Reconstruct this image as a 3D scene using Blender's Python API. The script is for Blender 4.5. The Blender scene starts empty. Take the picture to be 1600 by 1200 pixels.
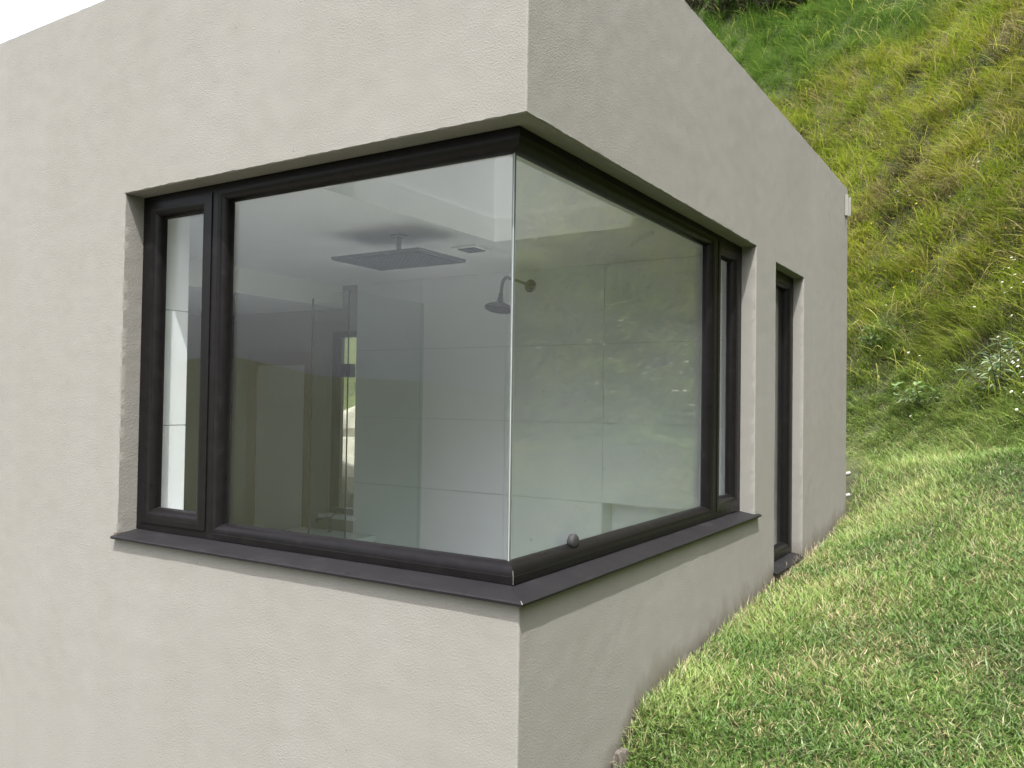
import bpy, bmesh, math, random
import numpy as np
from mathutils import Vector, Matrix, noise as mnoise
random.seed(7); RNG = np.random.default_rng(7)
sc = bpy.context.scene
COL = sc.collection

# ------------------------------------------------------------------ camera
cd = bpy.data.cameras.new('camera'); cam = bpy.data.objects.new('camera', cd); COL.objects.link(cam)
CAM = Vector((1.33965, -2.18420, 1.34995))
fwd = Vector((-0.53339, 0.84556, 0.02300)); up = Vector((0.0, -0.02719, 0.99963)); right = Vector((0.84587, 0.53319, 0.01450))
cam.matrix_world = Matrix(((right.x, up.x, -fwd.x, CAM.x), (right.y, up.y, -fwd.y, CAM.y),
                           (right.z, up.z, -fwd.z, CAM.z), (0, 0, 0, 1)))
cd.sensor_width = 36.0; cd.lens = 36.0 * 1305.94 / 1600.0
cd.clip_start = 0.05; cd.clip_end = 6000
sc.camera = cam
# ------------------------------------------------------------------ sky and sun
SUN = Vector((0.253, -0.417, 1.0)).normalized()
w = bpy.data.worlds.new('World'); sc.world = w; w.use_nodes = True
nt = w.node_tree; bg = nt.nodes['Background']
sky = nt.nodes.new('ShaderNodeTexSky'); sky.sky_type = 'NISHITA'; sky.sun_disc = False
sky.sun_elevation = math.asin(SUN.z); sky.sun_rotation = math.atan2(SUN.x, SUN.y)
sky.air_density = 1.0; sky.dust_density = 8.0; sky.ozone_density = 1.0
hs = nt.nodes.new('ShaderNodeHueSaturation'); hs.inputs['Saturation'].default_value = 0.5
nt.links.new(sky.outputs[0], hs.inputs['Color']); veil = nt.nodes.new('ShaderNodeMix'); veil.data_type = 'RGBA'; veil.blend_type = 'ADD'; veil.inputs[0].default_value = 1.0
nt.links.new(hs.outputs[0], veil.inputs[6]); veil.inputs[7].default_value = (1.45, 1.58, 1.75, 1)      # even high haze, the white sky of the photograph
nt.links.new(veil.outputs[2], bg.inputs[0])
bg.inputs[1].default_value = 0.13
sl = bpy.data.lights.new('sun', 'SUN'); so = bpy.data.objects.new('sun', sl); COL.objects.link(so)
sl.energy = 3.3; sl.angle = math.radians(0.6); sl.color = (1.0, 0.97, 0.92)
so.rotation_euler = SUN.to_track_quat('Z', 'Y').to_euler(); so.location = (6, -10, 24)
vs = sc.view_settings
vs.view_transform = 'Standard'; vs.look = 'None'; vs.gamma = 1.0; vs.use_curve_mapping = False
vs.exposure = 1.45
cy = sc.cycles
cy.max_bounces = 10; cy.diffuse_bounces = 5; cy.glossy_bounces = 5; cy.transmission_bounces = 6
cy.transparent_max_bounces = 24; cy.caustics_reflective = False; cy.caustics_refractive = False
cy.sample_clamp_indirect = 6.0
cy.use_denoising = True; cy.denoiser = 'OPENIMAGEDENOISE'; cy.denoising_input_passes = 'RGB_ALBEDO_NORMAL'; cy.denoising_prefilter = 'ACCURATE'

# ------------------------------------------------------------------ material helpers
def mat(name):
    m = bpy.data.materials.new(name); m.use_nodes = True
    t = m.node_tree; b = t.nodes['Principled BSDF']
    return m, t, b
def node(t, typ, **kw):
    n = t.nodes.new(typ)
    for k, v in kw.items():
        if k in n.inputs: n.inputs[k].default_value = v
        else: setattr(n, k, v)
    return n
def noise_tex(t, scale, detail=4, rough=0.55, vec=None, dist=0.0):
    n = node(t, 'ShaderNodeTexNoise'); n.inputs['Scale'].default_value = scale
    n.inputs['Detail'].default_value = detail; n.inputs['Roughness'].default_value = rough
    n.inputs['Distortion'].default_value = dist
    if vec is not None: t.links.new(vec, n.inputs['Vector'])
    return n
def ramp(t, fac, stops):
    r = node(t, 'ShaderNodeValToRGB'); el = r.color_ramp.elements
    el[0].position = stops[0][0]; el[0].color = (*stops[0][1], 1)
    el[1].position = stops[-1][0]; el[1].color = (*stops[-1][1], 1)
    for p, c in stops[1:-1]:
        e = el.new(p); e.color = (*c, 1)
    t.links.new(fac, r.inputs[0]); return r
def g(v): return (v, v, v)
def math_node(t, op, a, b):
    n = node(t, 'ShaderNodeMath', operation=op)
    for i, x in enumerate((a, b)):
        if isinstance(x, (int, float)): n.inputs[i].default_value = x
        else: t.links.new(x, n.inputs[i])
    return n.outputs[0]
def simple(name, col, rough=0.5, metal=0.0, bump=0.0, bscale=60, var=0.0, spec=0.5):
    m, t, b = mat(name)
    b.inputs['Base Color'].default_value = (*col, 1); b.inputs['Roughness'].default_value = rough
    b.inputs['Metallic'].default_value = metal; b.inputs['Specular IOR Level'].default_value = spec
    tc = node(t, 'ShaderNodeTexCoord')
    if var > 0:
        n = noise_tex(t, 3.0, 5, 0.6, tc.outputs['Object'])
        r = ramp(t, n.outputs[0], [(0.3, tuple(c * (1 - var) for c in col)), (0.7, tuple(min(1, c * (1 + var)) for c in col))])
        t.links.new(r.outputs[0], b.inputs['Base Color'])
    if bump > 0:
        n = noise_tex(t, bscale, 4, 0.6, tc.outputs['Object'])
        bp = node(t, 'ShaderNodeBump', Strength=bump); bp.inputs['Distance'].default_value = 0.003
        t.links.new(n.outputs[0], bp.inputs['Height']); t.links.new(bp.outputs[0], b.inputs['Normal'])
    return m

def plaster():
    m, t, b = mat('olive_grey_plaster')
    tc = node(t, 'ShaderNodeTexCoord'); v = tc.outputs['Object']
    big = noise_tex(t, 1.1, 5, 0.6, v, 0.4)
    mp = node(t, 'ShaderNodeMapping'); mp.inputs['Scale'].default_value = (5, 5, 0.55); t.links.new(v, mp.inputs[0])
    streak = noise_tex(t, 1.0, 4, 0.55, mp.outputs[0])
    mid = noise_tex(t, 9.0, 5, 0.6, v)
    s = math_node(t, 'ADD', math_node(t, 'MULTIPLY', big.outputs[0], 0.45), math_node(t, 'MULTIPLY', streak.outputs[0], 0.35))
    s = math_node(t, 'ADD', s, math_node(t, 'MULTIPLY', mid.outputs[0], 0.2))
    r = ramp(t, s, [(0.30, (0.173, 0.169, 0.156)), (0.46, (0.188, 0.184, 0.171)), (0.55, (0.193, 0.189, 0.177)), (0.72, (0.205, 0.201, 0.190))])
    # tiny dark specks
    vo = node(t, 'ShaderNodeTexVoronoi'); vo.inputs['Scale'].default_value = 7.0; t.links.new(v, vo.inputs['Vector'])
    sp = ramp(t, vo.outputs['Distance'], [(0.014, (0.45, 0.44, 0.42)), (0.026, g(1.0))])
    mx = node(t, 'ShaderNodeMix', data_type='RGBA', blend_type='MULTIPLY'); mx.inputs[0].default_value = 1.0
    t.links.new(r.outputs[0], mx.inputs[6]); t.links.new(sp.outputs[0], mx.inputs[7])
    da = node(t, 'ShaderNodeAttribute', attribute_name='dirt'); m3 = node(t, 'ShaderNodeMix', data_type='RGBA'); m3.inputs[7].default_value = (0.085, 0.070, 0.054, 1)
    t.links.new(math_node(t, 'MULTIPLY', da.outputs['Fac'], 0.75), m3.inputs[0]); t.links.new(mx.outputs[2], m3.inputs[6])
    t.links.new(m3.outputs[2], b.inputs['Base Color'])
    b.inputs['Roughness'].default_value = 0.85; b.inputs['Specular IOR Level'].default_value = 0.25
    # stucco relief: fine sand everywhere, coarser dabs in patches, trowel waves
    fine = noise_tex(t, 330, 3, 0.6, v); dab = noise_tex(t, 150, 2, 0.5, v); wave = noise_tex(t, 6, 3, 0.5, v)
    mask = ramp(t, noise_tex(t, 2.3, 3, 0.5, v).outputs[0], [(0.32, g(0.35)), (0.68, g(1.0))])
    dabr = ramp(t, dab.outputs[0], [(0.46, g(0.0)), (0.72, g(1.0))])
    h = math_node(t, 'ADD', math_node(t, 'MULTIPLY', fine.outputs[0], 0.55),
                  math_node(t, 'MULTIPLY', math_node(t, 'MULTIPLY', dabr.outputs[0], mask.outputs[0]), 0.75))
    h = math_node(t, 'ADD', h, math_node(t, 'MULTIPLY', wave.outputs[0], 0.5))
    bp = node(t, 'ShaderNodeBump', Strength=0.45); bp.inputs['Distance'].default_value = 0.0022
    t.links.new(h, bp.inputs['Height']); t.links.new(bp.outputs[0], b.inputs['Normal'])
    return m

def frame_metal():
    m, t, b = mat('dark_bronze_aluminium')
    tc = node(t, 'ShaderNodeTexCoord'); v = tc.outputs['Object']
    n = noise_tex(t, 25, 5, 0.65, v); n2 = noise_tex(t, 260, 2, 0.5, v)
    r = ramp(t, n.outputs[0], [(0.3, (0.0045, 0.0040, 0.0046)), (0.62, (0.0065, 0.0058, 0.0064)), (0.82, (0.016, 0.014, 0.0145))])
    t.links.new(r.outputs[0], b.inputs['Base Color'])
    b.inputs['Specular IOR Level'].default_value = 0.15; rr = ramp(t, n.outputs[0], [(0.3, g(0.27)), (0.75, g(0.42))]); t.links.new(rr.outputs[0], b.inputs['Roughness'])
    bp = node(t, 'ShaderNodeBump', Strength=0.08); bp.inputs['Distance'].default_value = 0.001
    t.links.new(n2.outputs[0], bp.inputs['Height']); t.links.new(bp.outputs[0], b.inputs['Normal'])
    return m
def sill_mat():
    m, t, b = mat('dark_painted_sill')
    tc = node(t, 'ShaderNodeTexCoord'); v = tc.outputs['Object']
    n = noise_tex(t, 7, 6, 0.65, v, 0.6); n2 = noise_tex(t, 90, 4, 0.6, v)
    s = math_node(t, 'ADD', math_node(t, 'MULTIPLY', n.outputs[0], 0.7), math_node(t, 'MULTIPLY', n2.outputs[0], 0.3))
    r = ramp(t, s, [(0.35, (0.0085, 0.008, 0.0095)), (0.55, (0.0115, 0.011, 0.0125)), (0.75, (0.024, 0.023, 0.025))])
    t.links.new(r.outputs[0], b.inputs['Base Color'])
    b.inputs['Roughness'].default_value = 0.5; b.inputs['Specular IOR Level'].default_value = 0.16
    bp = node(t, 'ShaderNodeBump', Strength=0.2); bp.inputs['Distance'].default_value = 0.002
    t.links.new(n2.outputs[0], bp.inputs['Height']); t.links.new(bp.outputs[0], b.inputs['Normal'])
    return m
def glass(name, tint=(0.975, 0.985, 0.982), film=0.005, ior=1.50):
    m = bpy.data.materials.new(name); m.use_nodes = True; t = m.node_tree; t.nodes.clear()
    out = node(t, 'ShaderNodeOutputMaterial'); tr = node(t, 'ShaderNodeBsdfTransparent'); gl = node(t, 'ShaderNodeBsdfGlossy')
    tr.inputs[0].default_value = (*tint, 1); gl.inputs['Roughness'].default_value = 0.0
    fr = node(t, 'ShaderNodeFresnel'); fr.inputs['IOR'].default_value = ior
    geo = node(t, 'ShaderNodeNewGeometry')
    iv = math_node(t, 'ADD', math_node(t, 'MULTIPLY', geo.outputs['Backfacing'], (1.0 / ior) - ior), ior)
    t.links.new(iv, fr.inputs['IOR'])     # Blender inverts the index on back faces; a thin pane reflects alike on both
    mx = node(t, 'ShaderNodeMixShader'); t.links.new(fr.outputs[0], mx.inputs[0])
    t.links.new(tr.outputs[0], mx.inputs[1]); t.links.new(gl.outputs[0], mx.inputs[2])
    df = node(t, 'ShaderNodeBsdfDiffuse'); df.inputs[0].default_value = (0.75, 0.76, 0.74, 1)
    tc = node(t, 'ShaderNodeTexCoord')
    n = noise_tex(t, 2.5, 6, 0.7, tc.outputs['Object'])
    vo = node(t, 'ShaderNodeTexVoronoi'); vo.inputs['Scale'].default_value = 9.0; t.links.new(tc.outputs['Object'], vo.inputs['Vector'])
    sp = ramp(t, vo.outputs['Distance'], [(0.020, g(0.55)), (0.035, g(0.0))])
    fm = math_node(t, 'ADD', math_node(t, 'MULTIPLY', n.outputs[0], film * 2), math_node(t, 'MULTIPLY', sp.outputs[0], 0.8 if film > 0.005 else 0.0))
    dcol = ramp(t, vo.outputs['Distance'], [(0.03, (0.03, 0.03, 0.03)), (0.04, (0.75, 0.76, 0.74))]); t.links.new(dcol.outputs[0], df.inputs[0])
    m2 = node(t, 'ShaderNodeMixShader'); t.links.new(fm, m2.inputs[0]); t.links.new(mx.outputs[0], m2.inputs[1]); t.links.new(df.outputs[0], m2.inputs[2])
    t.links.new(m2.outputs[0], out.inputs[0])
    return m
def blade_mat(name, transl=0.35, rough=0.5):
    m, t, b = mat(name)
    at = node(t, 'ShaderNodeAttribute', attribute_name='tint')
    t.links.new(at.outputs['Color'], b.inputs['Base Color']); b.inputs['Roughness'].default_value = rough
    b.inputs['Specular IOR Level'].default_value = 0.35
    tl = node(t, 'ShaderNodeBsdfTranslucent'); t.links.new(at.outputs['Color'], tl.inputs[0])
    mx = node(t, 'ShaderNodeMixShader'); mx.inputs[0].default_value = transl
    t.links.new(b.outputs[0], mx.inputs[1]); t.links.new(tl.outputs[0], mx.inputs[2])
    t.links.new(mx.outputs[0], t.nodes['Material Output'].inputs[0])
    return m
def ground_mat():
    m, t, b = mat('earth_and_thatch')
    tc = node(t, 'ShaderNodeTexCoord'); v = tc.outputs['Object']
    n = noise_tex(t, 1.3, 8, 0.65, v); f = noise_tex(t, 38, 5, 0.7, v)
    s = math_node(t, 'ADD', math_node(t, 'MULTIPLY', n.outputs[0], 0.6), math_node(t, 'MULTIPLY', f.outputs[0], 0.4))
    r = ramp(t, s, [(0.32, (0.022, 0.021, 0.010)), (0.48, (0.040, 0.048, 0.014)), (0.58, (0.060, 0.072, 0.018)), (0.72, (0.095, 0.090, 0.038))])
    bounce_ground = ramp(t, s, [(0.32, (0.11, 0.100, 0.082)), (0.55, (0.17, 0.158, 0.135)), (0.72, (0.23, 0.215, 0.19))])  # pale neutral ground added out of view to cut green bounce light
    sx = node(t, 'ShaderNodeSeparateXYZ'); t.links.new(v, sx.inputs[0])
    edge = math_node(t, 'ADD', math_node(t, 'MULTIPLY', sx.outputs[1], -0.35), math_node(t, 'MULTIPLY', n.outputs[0], 1.6))
    edge = math_node(t, 'ADD', edge, math_node(t, 'MULTIPLY', sx.outputs[0], -0.12))
    ln = node(t, 'ShaderNodeVectorMath', operation='LENGTH'); t.links.new(v, ln.inputs[0])
    mk0 = ramp(t, edge, [(0.95, g(0.0)), (1.25, g(1.0))]); near = ramp(t, math_node(t, 'MULTIPLY', ln.outputs['Value'], 0.05), [(0.35, g(1.0)), (0.7, g(0.0))])
    mk = node(t, 'ShaderNodeMix', data_type='RGBA', blend_type='MULTIPLY'); mk.inputs[0].default_value = 1.0; t.links.new(mk0.outputs[0], mk.inputs[6]); t.links.new(near.outputs[0], mk.inputs[7])
    mx = node(t, 'ShaderNodeMix', data_type='RGBA'); t.links.new(mk.outputs[2], mx.inputs[0]); t.links.new(r.outputs[0], mx.inputs[6]); t.links.new(bounce_ground.outputs[0], mx.inputs[7])
    t.links.new(mx.outputs[2], b.inputs['Base Color']); b.inputs['Roughness'].default_value = 0.95
    bp = node(t, 'ShaderNodeBump', Strength=0.8); bp.inputs['Distance'].default_value = 0.03
    t.links.new(f.outputs[0], bp.inputs['Height']); t.links.new(bp.outputs[0], b.inputs['Normal'])
    return m

M = dict(plaster=plaster(), frame=frame_metal(), sill=sill_mat(), glass=glass('window_glass'), milkyglass=glass('milky_window_glass', (0.975, 0.985, 0.982), 0.015, 1.52), skyglass=glass('skylight_glass', (0.36, 0.37, 0.38), 0.03), sglass=glass('shower_glass', (0.93, 0.965, 0.955), 0.002),
         rubber=simple('black_rubber', (0.012, 0.012, 0.012), 0.6), silicone=simple('clear_silicone', (0.10, 0.11, 0.11), 0.25),
         edge=simple('polished_glass_edge', (0.30, 0.34, 0.34), 0.08), gedge=simple('dark_glass_edge', (0.012, 0.022, 0.018), 0.15),
         white=simple('white_ceiling_paint', (0.78, 0.78, 0.76), 0.7, bump=0.05, var=0.03), warm=simple('warm_wall_paint', (0.34, 0.335, 0.30), 0.7, bump=0.06, var=0.04),
         tile=simple('white_glazed_tile', (0.79, 0.82, 0.86), 0.16, var=0.015), grout=simple('pale_grout', (0.66, 0.67, 0.68), 0.8, bump=0.2),
         floor=simple('pale_floor_tile', (0.62, 0.62, 0.62), 0.35, var=0.06), chrome=simple('chrome', (0.13, 0.135, 0.14), 0.16, 1.0),
         dchrome=simple('grey_nozzle_face', (0.02, 0.021, 0.022), 0.5, 0.0, spec=0.15), panel=simple('sky_toned_panel', (0.58, 0.62, 0.62), 0.12),
         wood=simple('beige_frame', (0.23, 0.19, 0.12), 0.5, bump=0.1, var=0.1), black=simple('black_plastic', (0.012, 0.012, 0.013), 0.75, bump=0.05),
         wplastic=simple('grey_painted_metal', (0.21, 0.207, 0.197), 0.45, bump=0.05, var=0.04), roof=simple('grey_roof_screed', (0.25, 0.25, 0.24), 0.9, bump=0.4, var=0.1),
         rock=simple('grey_rock', (0.24, 0.215, 0.175), 0.9, bump=0.9, bscale=14, var=0.35), ground=ground_mat(),
         grass=blade_mat('grass_blades'), leaf=blade_mat('leaf', 0.3), petal=blade_mat('petals', 0.25), bark=simple('bark', (0.07, 0.055, 0.04), 0.9, bump=0.6, var=0.2),
         concrete=simple('rough_concrete', (0.09, 0.078, 0.066), 0.9, bump=0.8, bscale=40, var=0.2))

# ------------------------------------------------------------------ object helpers
def link(name, me, m=None, parent=None, smooth=False, kind=None):
    o = bpy.data.objects.new(name, me); COL.objects.link(o)
    if m is not None:
        me.materials.clear(); me.materials.append(M[m] if isinstance(m, str) else m)
    if parent is not None: o.parent = parent
    if smooth:
        me.polygons.foreach_set('use_smooth', [True] * len(me.polygons))
    if kind: o['kind'] = kind
    return o
def pyd(name, vs_, fs, m=None, parent=None, smooth=False, kind=None):
    me = bpy.data.meshes.new(name); me.from_pydata([tuple(map(float, v)) for v in vs_], [], [tuple(f) for f in fs]); me.update()
    return link(name, me, m, parent, smooth, kind)
def bmo(name, bm, m=None, parent=None, smooth=False):
    bmesh.ops.recalc_face_normals(bm, faces=bm.faces)
    me = bpy.data.meshes.new(name); bm.to_mesh(me); bm.free()
    return link(name, me, m, parent, smooth)
def thing(name, label, cat, loc=(0, 0, 0), group=None):
    o = bpy.data.objects.new(name, None); COL.objects.link(o); o.location = loc; o.empty_display_size = 0.1
    tag(o, label, cat, group); return o
def tag(o, label, cat, group=None):
    o['label'] = label; o['category'] = cat
    if group: o['group'] = group
    return o
def bbox(bm, a, b, bev=0.0):
    r = bmesh.ops.create_cube(bm, size=1.0); vv = r['verts']
    for v in vv:
        v.co = Vector([a[i] + (v.co[i] + 0.5) * (b[i] - a[i]) for i in range(3)])
    if bev > 0:
        es = list({e for v in vv for e in v.link_edges})
        bmesh.ops.bevel(bm, geom=es, offset=bev, segments=2, affect='EDGES', profile=0.6)
def box(name, a, b, m, parent=None, bev=0.0):
    a2 = [min(a[i], b[i]) for i in range(3)]; b2 = [max(a[i], b[i]) for i in range(3)]
    bm = bmesh.new(); bbox(bm, a2, b2, bev); return bmo(name, bm, m, parent)
def tube(bm, pts, rad, n=12, cap=True):
    pts = [Vector(p) for p in pts]; rings = []
    for i, p in enumerate(pts):
        d = (pts[min(i + 1, len(pts) - 1)] - pts[max(i - 1, 0)]).normalized()
        a = d.orthogonal().normalized() if i == 0 else (rings[-1][1] - d * rings[-1][1].dot(d)).normalized()
        c = d.cross(a); r = rad[i] if isinstance(rad, (list, tuple)) else rad
        rings.append(([bm.verts.new(p + (a * math.cos(2 * math.pi * k / n) + c * math.sin(2 * math.pi * k / n)) * r) for k in range(n)], a))
    for i in range(len(rings) - 1):
        A, B = rings[i][0], rings[i + 1][0]
        for k in range(n): bm.faces.new((A[k], A[(k + 1) % n], B[(k + 1) % n], B[k]))
    if cap:
        bm.faces.new(rings[0][0][::-1]); bm.faces.new(rings[-1][0])
def lathe(bm, prof, origin, axis, n=32):
    axis = Vector(axis).normalized(); a = axis.orthogonal().normalized(); c = axis.cross(a); o = Vector(origin); rings = []
    for r, h in prof:
        rings.append([bm.verts.new(o + axis * h + (a * math.cos(2 * math.pi * k / n) + c * math.sin(2 * math.pi * k / n)) * max(r, 1e-4)) for k in range(n)])
    for A, B in zip(rings, rings[1:]):
        for k in range(n): bm.faces.new((A[k], A[(k + 1) % n], B[(k + 1) % n], B[k]))
    bm.faces.new(rings[0][::-1]); bm.faces.new(rings[-1])

# wall coordinates: side 'L' = facade in the plane y=0 (u = x), side 'R' = facade in the plane x=0 (u = y), d = depth inwards
def wpt(side, u, d, z):
    return (u, d, z) if side == 'L' else (-d, u, z)

# ================================================================== terrain functions
PB = np.array([(-30, 13.0), (-9, 9.6), (-3.2, 8.4), (-0.7, 7.0), (0.35, 5.55), (1.15, 4.45), (2.5, 2.7), (4.4, 0.3), (6.4, -3.5), (10, -12)], float)
CP = np.array([(0, -0.3, -0.42), (0, 0.35, -0.27), (0, 0.62, -0.07), (0, .9, .135), (0, 1.67, .195), (0, 2.93, .275), (0, 4.2, .325), (0, 5.1, .40),
               (-1.5, 5.5, .45), (-3, 6.5, .6), (1.3, 1.15, .10), (1.3, 2.27, .45), (.7, .8, .02), (.7, 2.6, .43), (.6, 4.2, .66), (0.3, 5.2, .78),
               (-.7, 7, .98), (1.15, 4.45, 1.06), (2.5, 2.7, .93), (4.4, .3, .45), (6.4, -3.5, -.2), (1.3, -.3, -.22), (1.3, -2.2, -.33), (3, -3, -.35),
               (-2, -1.0, -.85), (-5, -1.0, -1.1), (-6, 2, -.4), (-3.2, 8.4, .85), (-9, 9.6, .7), (0, -6, -.9), (-9, -6, -1.6), (-6, 6, .2)], float)
def _rbf():
    n = len(CP); D = np.linalg.norm(CP[:, None, :2] - CP[None, :, :2], axis=2)
    A = np.zeros((n + 3, n + 3)); A[:n, :n] = D + np.eye(n) * 1e-3; A[:n, n] = 1; A[:n, n + 1:] = CP[:, :2]; A[n, :n] = 1; A[n + 1:, :n] = CP[:, :2].T
    return np.linalg.solve(A, np.concatenate([CP[:, 2], np.zeros(3)]))
WR = _rbf()
def lawn_z(x, y):
    x = np.clip(x, -14, 12); y = np.clip(y, -12, 14); out = np.full(x.shape, WR[-3]) + WR[-2] * x + WR[-1] * y
    for k in range(len(CP)): out = out + WR[k] * np.hypot(x - CP[k, 0], y - CP[k, 1])
    return out
def base_dist(x, y):
    best = np.full(x.shape, 1e9); sg = np.ones(x.shape); nx = np.zeros(x.shape); ny = np.zeros(x.shape)
    for a, b in zip(PB[:-1], PB[1:]):
        e = b - a; t = np.clip(((x - a[0]) * e[0] + (y - a[1]) * e[1]) / e.dot(e), 0, 1)
        px = a[0] + t * e[0]; py = a[1] + t * e[1]; d = np.hypot(x - px, y - py); cr = e[0] * (y - a[1]) - e[1] * (x - a[0])
        k = d < best; best = np.where(k, d, best); sg = np.where(k, np.sign(cr), sg); nx = np.where(k, px, nx); ny = np.where(k, py, ny)
    return best * sg, nx, ny
_T = RNG.random((64, 64))
def vnoise(x, y, s):                      # smooth value noise in 0..1
    x = np.asarray(x) * s + 100.3; y = np.asarray(y) * s + 57.7
    xi = np.floor(x).astype(int); yi = np.floor(y).astype(int); fx = x - xi; fy = y - yi
    fx = fx * fx * (3 - 2 * fx); fy = fy * fy * (3 - 2 * fy)
    q = lambda i, j: _T[(xi + i) % 64, (yi + j) % 64]
    return (q(0, 0) * (1 - fx) + q(1, 0) * fx) * (1 - fy) + (q(0, 1) * (1 - fx) + q(1, 1) * fx) * fy
def fbm(x, y, s): return (vnoise(x, y, s) + .5 * vnoise(x, y, 2.1 * s) + .25 * vnoise(x, y, 4.3 * s)) / 1.75
def hill_profile(d):
    d = np.maximum(d, 0)
    z = 1.42 * (np.sqrt((d) ** 2 + 1.0) - 1.0)
    top = 9.2
    over = np.maximum(d - top, 0)
    return np.where(d < top, z, 1.42 * (np.sqrt(top ** 2 + 1.0) - 1.0) + 6.0 * (1 - np.exp(-over * 1.0 / 8.0)) * .55)
def sstep(a, b, x): t = np.clip((x - a) / (b - a), 0, 1); return t * t * (3 - 2 * t)
def H(x, y):
    x = np.asarray(x, float); y = np.asarray(y, float)
    d, nx, ny = base_dist(x, y)
    on = d > 0
    z = lawn_z(np.where(on, nx, x), np.where(on, ny, y)) + np.where(on, hill_profile(d), 0)
    amp = .015 + .50 * sstep(0.2, 2.5, d)
    z = z + amp * (fbm(x, y, .9) - .5) + .42 * sstep(.3, 1.8, d) * (fbm(x + 9, y, 1.9) - .5) + .03 * (vnoise(x, y, 3.1) - .5) * sstep(.1, .4, x)
    R = np.hypot(x, y); far = sstep(22, 140, R)
    zf = -22 + 10 * fbm(x, y, .006) + sstep(350, 1100, R) * 130 * fbm(x, y, .0034) ** 1.6
    zf = np.where(R > 1500, zf * 1.0, zf)
    return z * (1 - far) + zf * far
def H1(x, y): return float(H(np.array([x]), np.array([y]))[0])
def in_house(x, y, m=0.0):
    return ((x > -5.2 + m) & (x < 0 - m) & (y > m) & (y < 3.0 - m)) | ((x > -2.6 + m) & (x < -m) & (y > m) & (y < 5.1 - m))

def grow(c, step, ratio, lim):
    out = [c]; 
    while abs(out[-1]) < lim:
        out.append(out[-1] + step); step *= ratio
    return out
def axis(lo, hi, s, lim):
    core = list(np.arange(lo, hi + 1e-6, s)); r = grow(core[-1], s * 1.3, 1.25, lim)[1:]; l = []
    c = core[0]; st = s * 1.3
    while abs(c) < lim: c -= st; st *= 1.25; l.append(c)
    return np.array(l[::-1] + core + r)
gx = axis(-3.0, 4.0, 0.08, 2600); gy = axis(-0.6, 9.0, 0.08, 2600)
# keep a fine strip so the ground dips only inside the wall thickness
gx = np.unique(np.concatenate([gx, [-.20, -.14, -.10, -.05, 0.0]])); X, Y = np.meshgrid(gx, gy)
Z = H(X, Y); Z = np.where(in_house(X, Y, 0.09), np.minimum(Z, -0.7), Z)
nxg, nyg = len(gx), len(gy); vid = np.arange(nxg * nyg).reshape(nyg, nxg)
q = np.stack([vid[:-1, :-1], vid[:-1, 1:], vid[1:, 1:], vid[1:, :-1]], -1).reshape(-1, 4)
def np_mesh(name, V, F):
    """V (n,3), F (m,k) all faces with k corners"""
    me = bpy.data.meshes.new(name); k = F.shape[1]
    me.vertices.add(len(V)); me.vertices.foreach_set('co', np.ascontiguousarray(V, np.float32).ravel())
    me.loops.add(F.size); me.loops.foreach_set('vertex_index', np.ascontiguousarray(F, np.int32).ravel())
    me.polygons.add(len(F)); me.polygons.foreach_set('loop_start', np.arange(0, F.size, k, dtype=np.int32))
    try: me.polygons.foreach_set('loop_total', np.full(len(F), k, np.int32))
    except Exception: pass
    me.update(calc_edges=True); return me
gnd = link('ground', np_mesh('ground', np.stack([X, Y, Z], -1).reshape(-1, 3), q), 'ground', smooth=True, kind='structure')

# ================================================================== house
house = thing('house', 'low flat-roofed house of olive grey plaster with a glazed corner', 'house')
TOP = 3.165; OP = (-2.07, 2.487, 0.745, 2.25); SL = (2.90, 3.605, 0.343, 2.222); YE = 5.1

def lines(breaks, segs):
    out = []
    for (a, b), s in zip(zip(breaks[:-1], breaks[1:]), segs):
        n = max(1, int(round((b - a) / s))); out += list(np.linspace(a, b, n, endpoint=False))
    return np.array(out + [breaks[-1]])
s_l = lines([-5.2, -3.3, OP[0] - .02, OP[0], -.03, -.012, .012, .03, OP[1], OP[1] + .02, SL[0], SL[1], SL[1] + .02, YE - .03, YE - .012, YE + .012, YE + .03, YE + 2.6],
            [.08, .017, .01, .017, .009, .003, .009, .017, .01, .017, .02, .01, .02, .009, .003, .009, .08])
z_l = lines([-.9, -.1, SL[2], OP[2], SL[3], OP[3], OP[3] + .02, TOP], [.1, .018, .016, .016, .014, .01, .018])
def smap(s, d):
    """unrolled wall coordinate s and depth d -> x, y, rounded arris of about 10 mm"""
    r = .006
    if s <= 0:
        x, y = min(s, -d), d
    elif s <= YE:
        x, y = -d, min(max(s, d), YE - d)
    else:
        x, y = -(s - YE), YE - d
        x = min(x, -d)
    if d < .004:
        for cx, cy, sx, sy in ((0, 0, 1, -1), (0, YE, 1, 1)):
            dx, dy = cx - x, cy - y
            if abs(dx) < r and abs(dy) < r:
                ox, oy = cx - sx * r, cy - sy * r; L = math.hypot(x - ox, y - oy)
                if L > 1e-9: x, y = ox + (x - ox) * r / L, oy + (y - oy) * r / L
    return x, y
def sdir(s):
    if s < 0: return (0, -1)
    if s <= YE: return (1, 0)
    return (0, 1)
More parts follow.
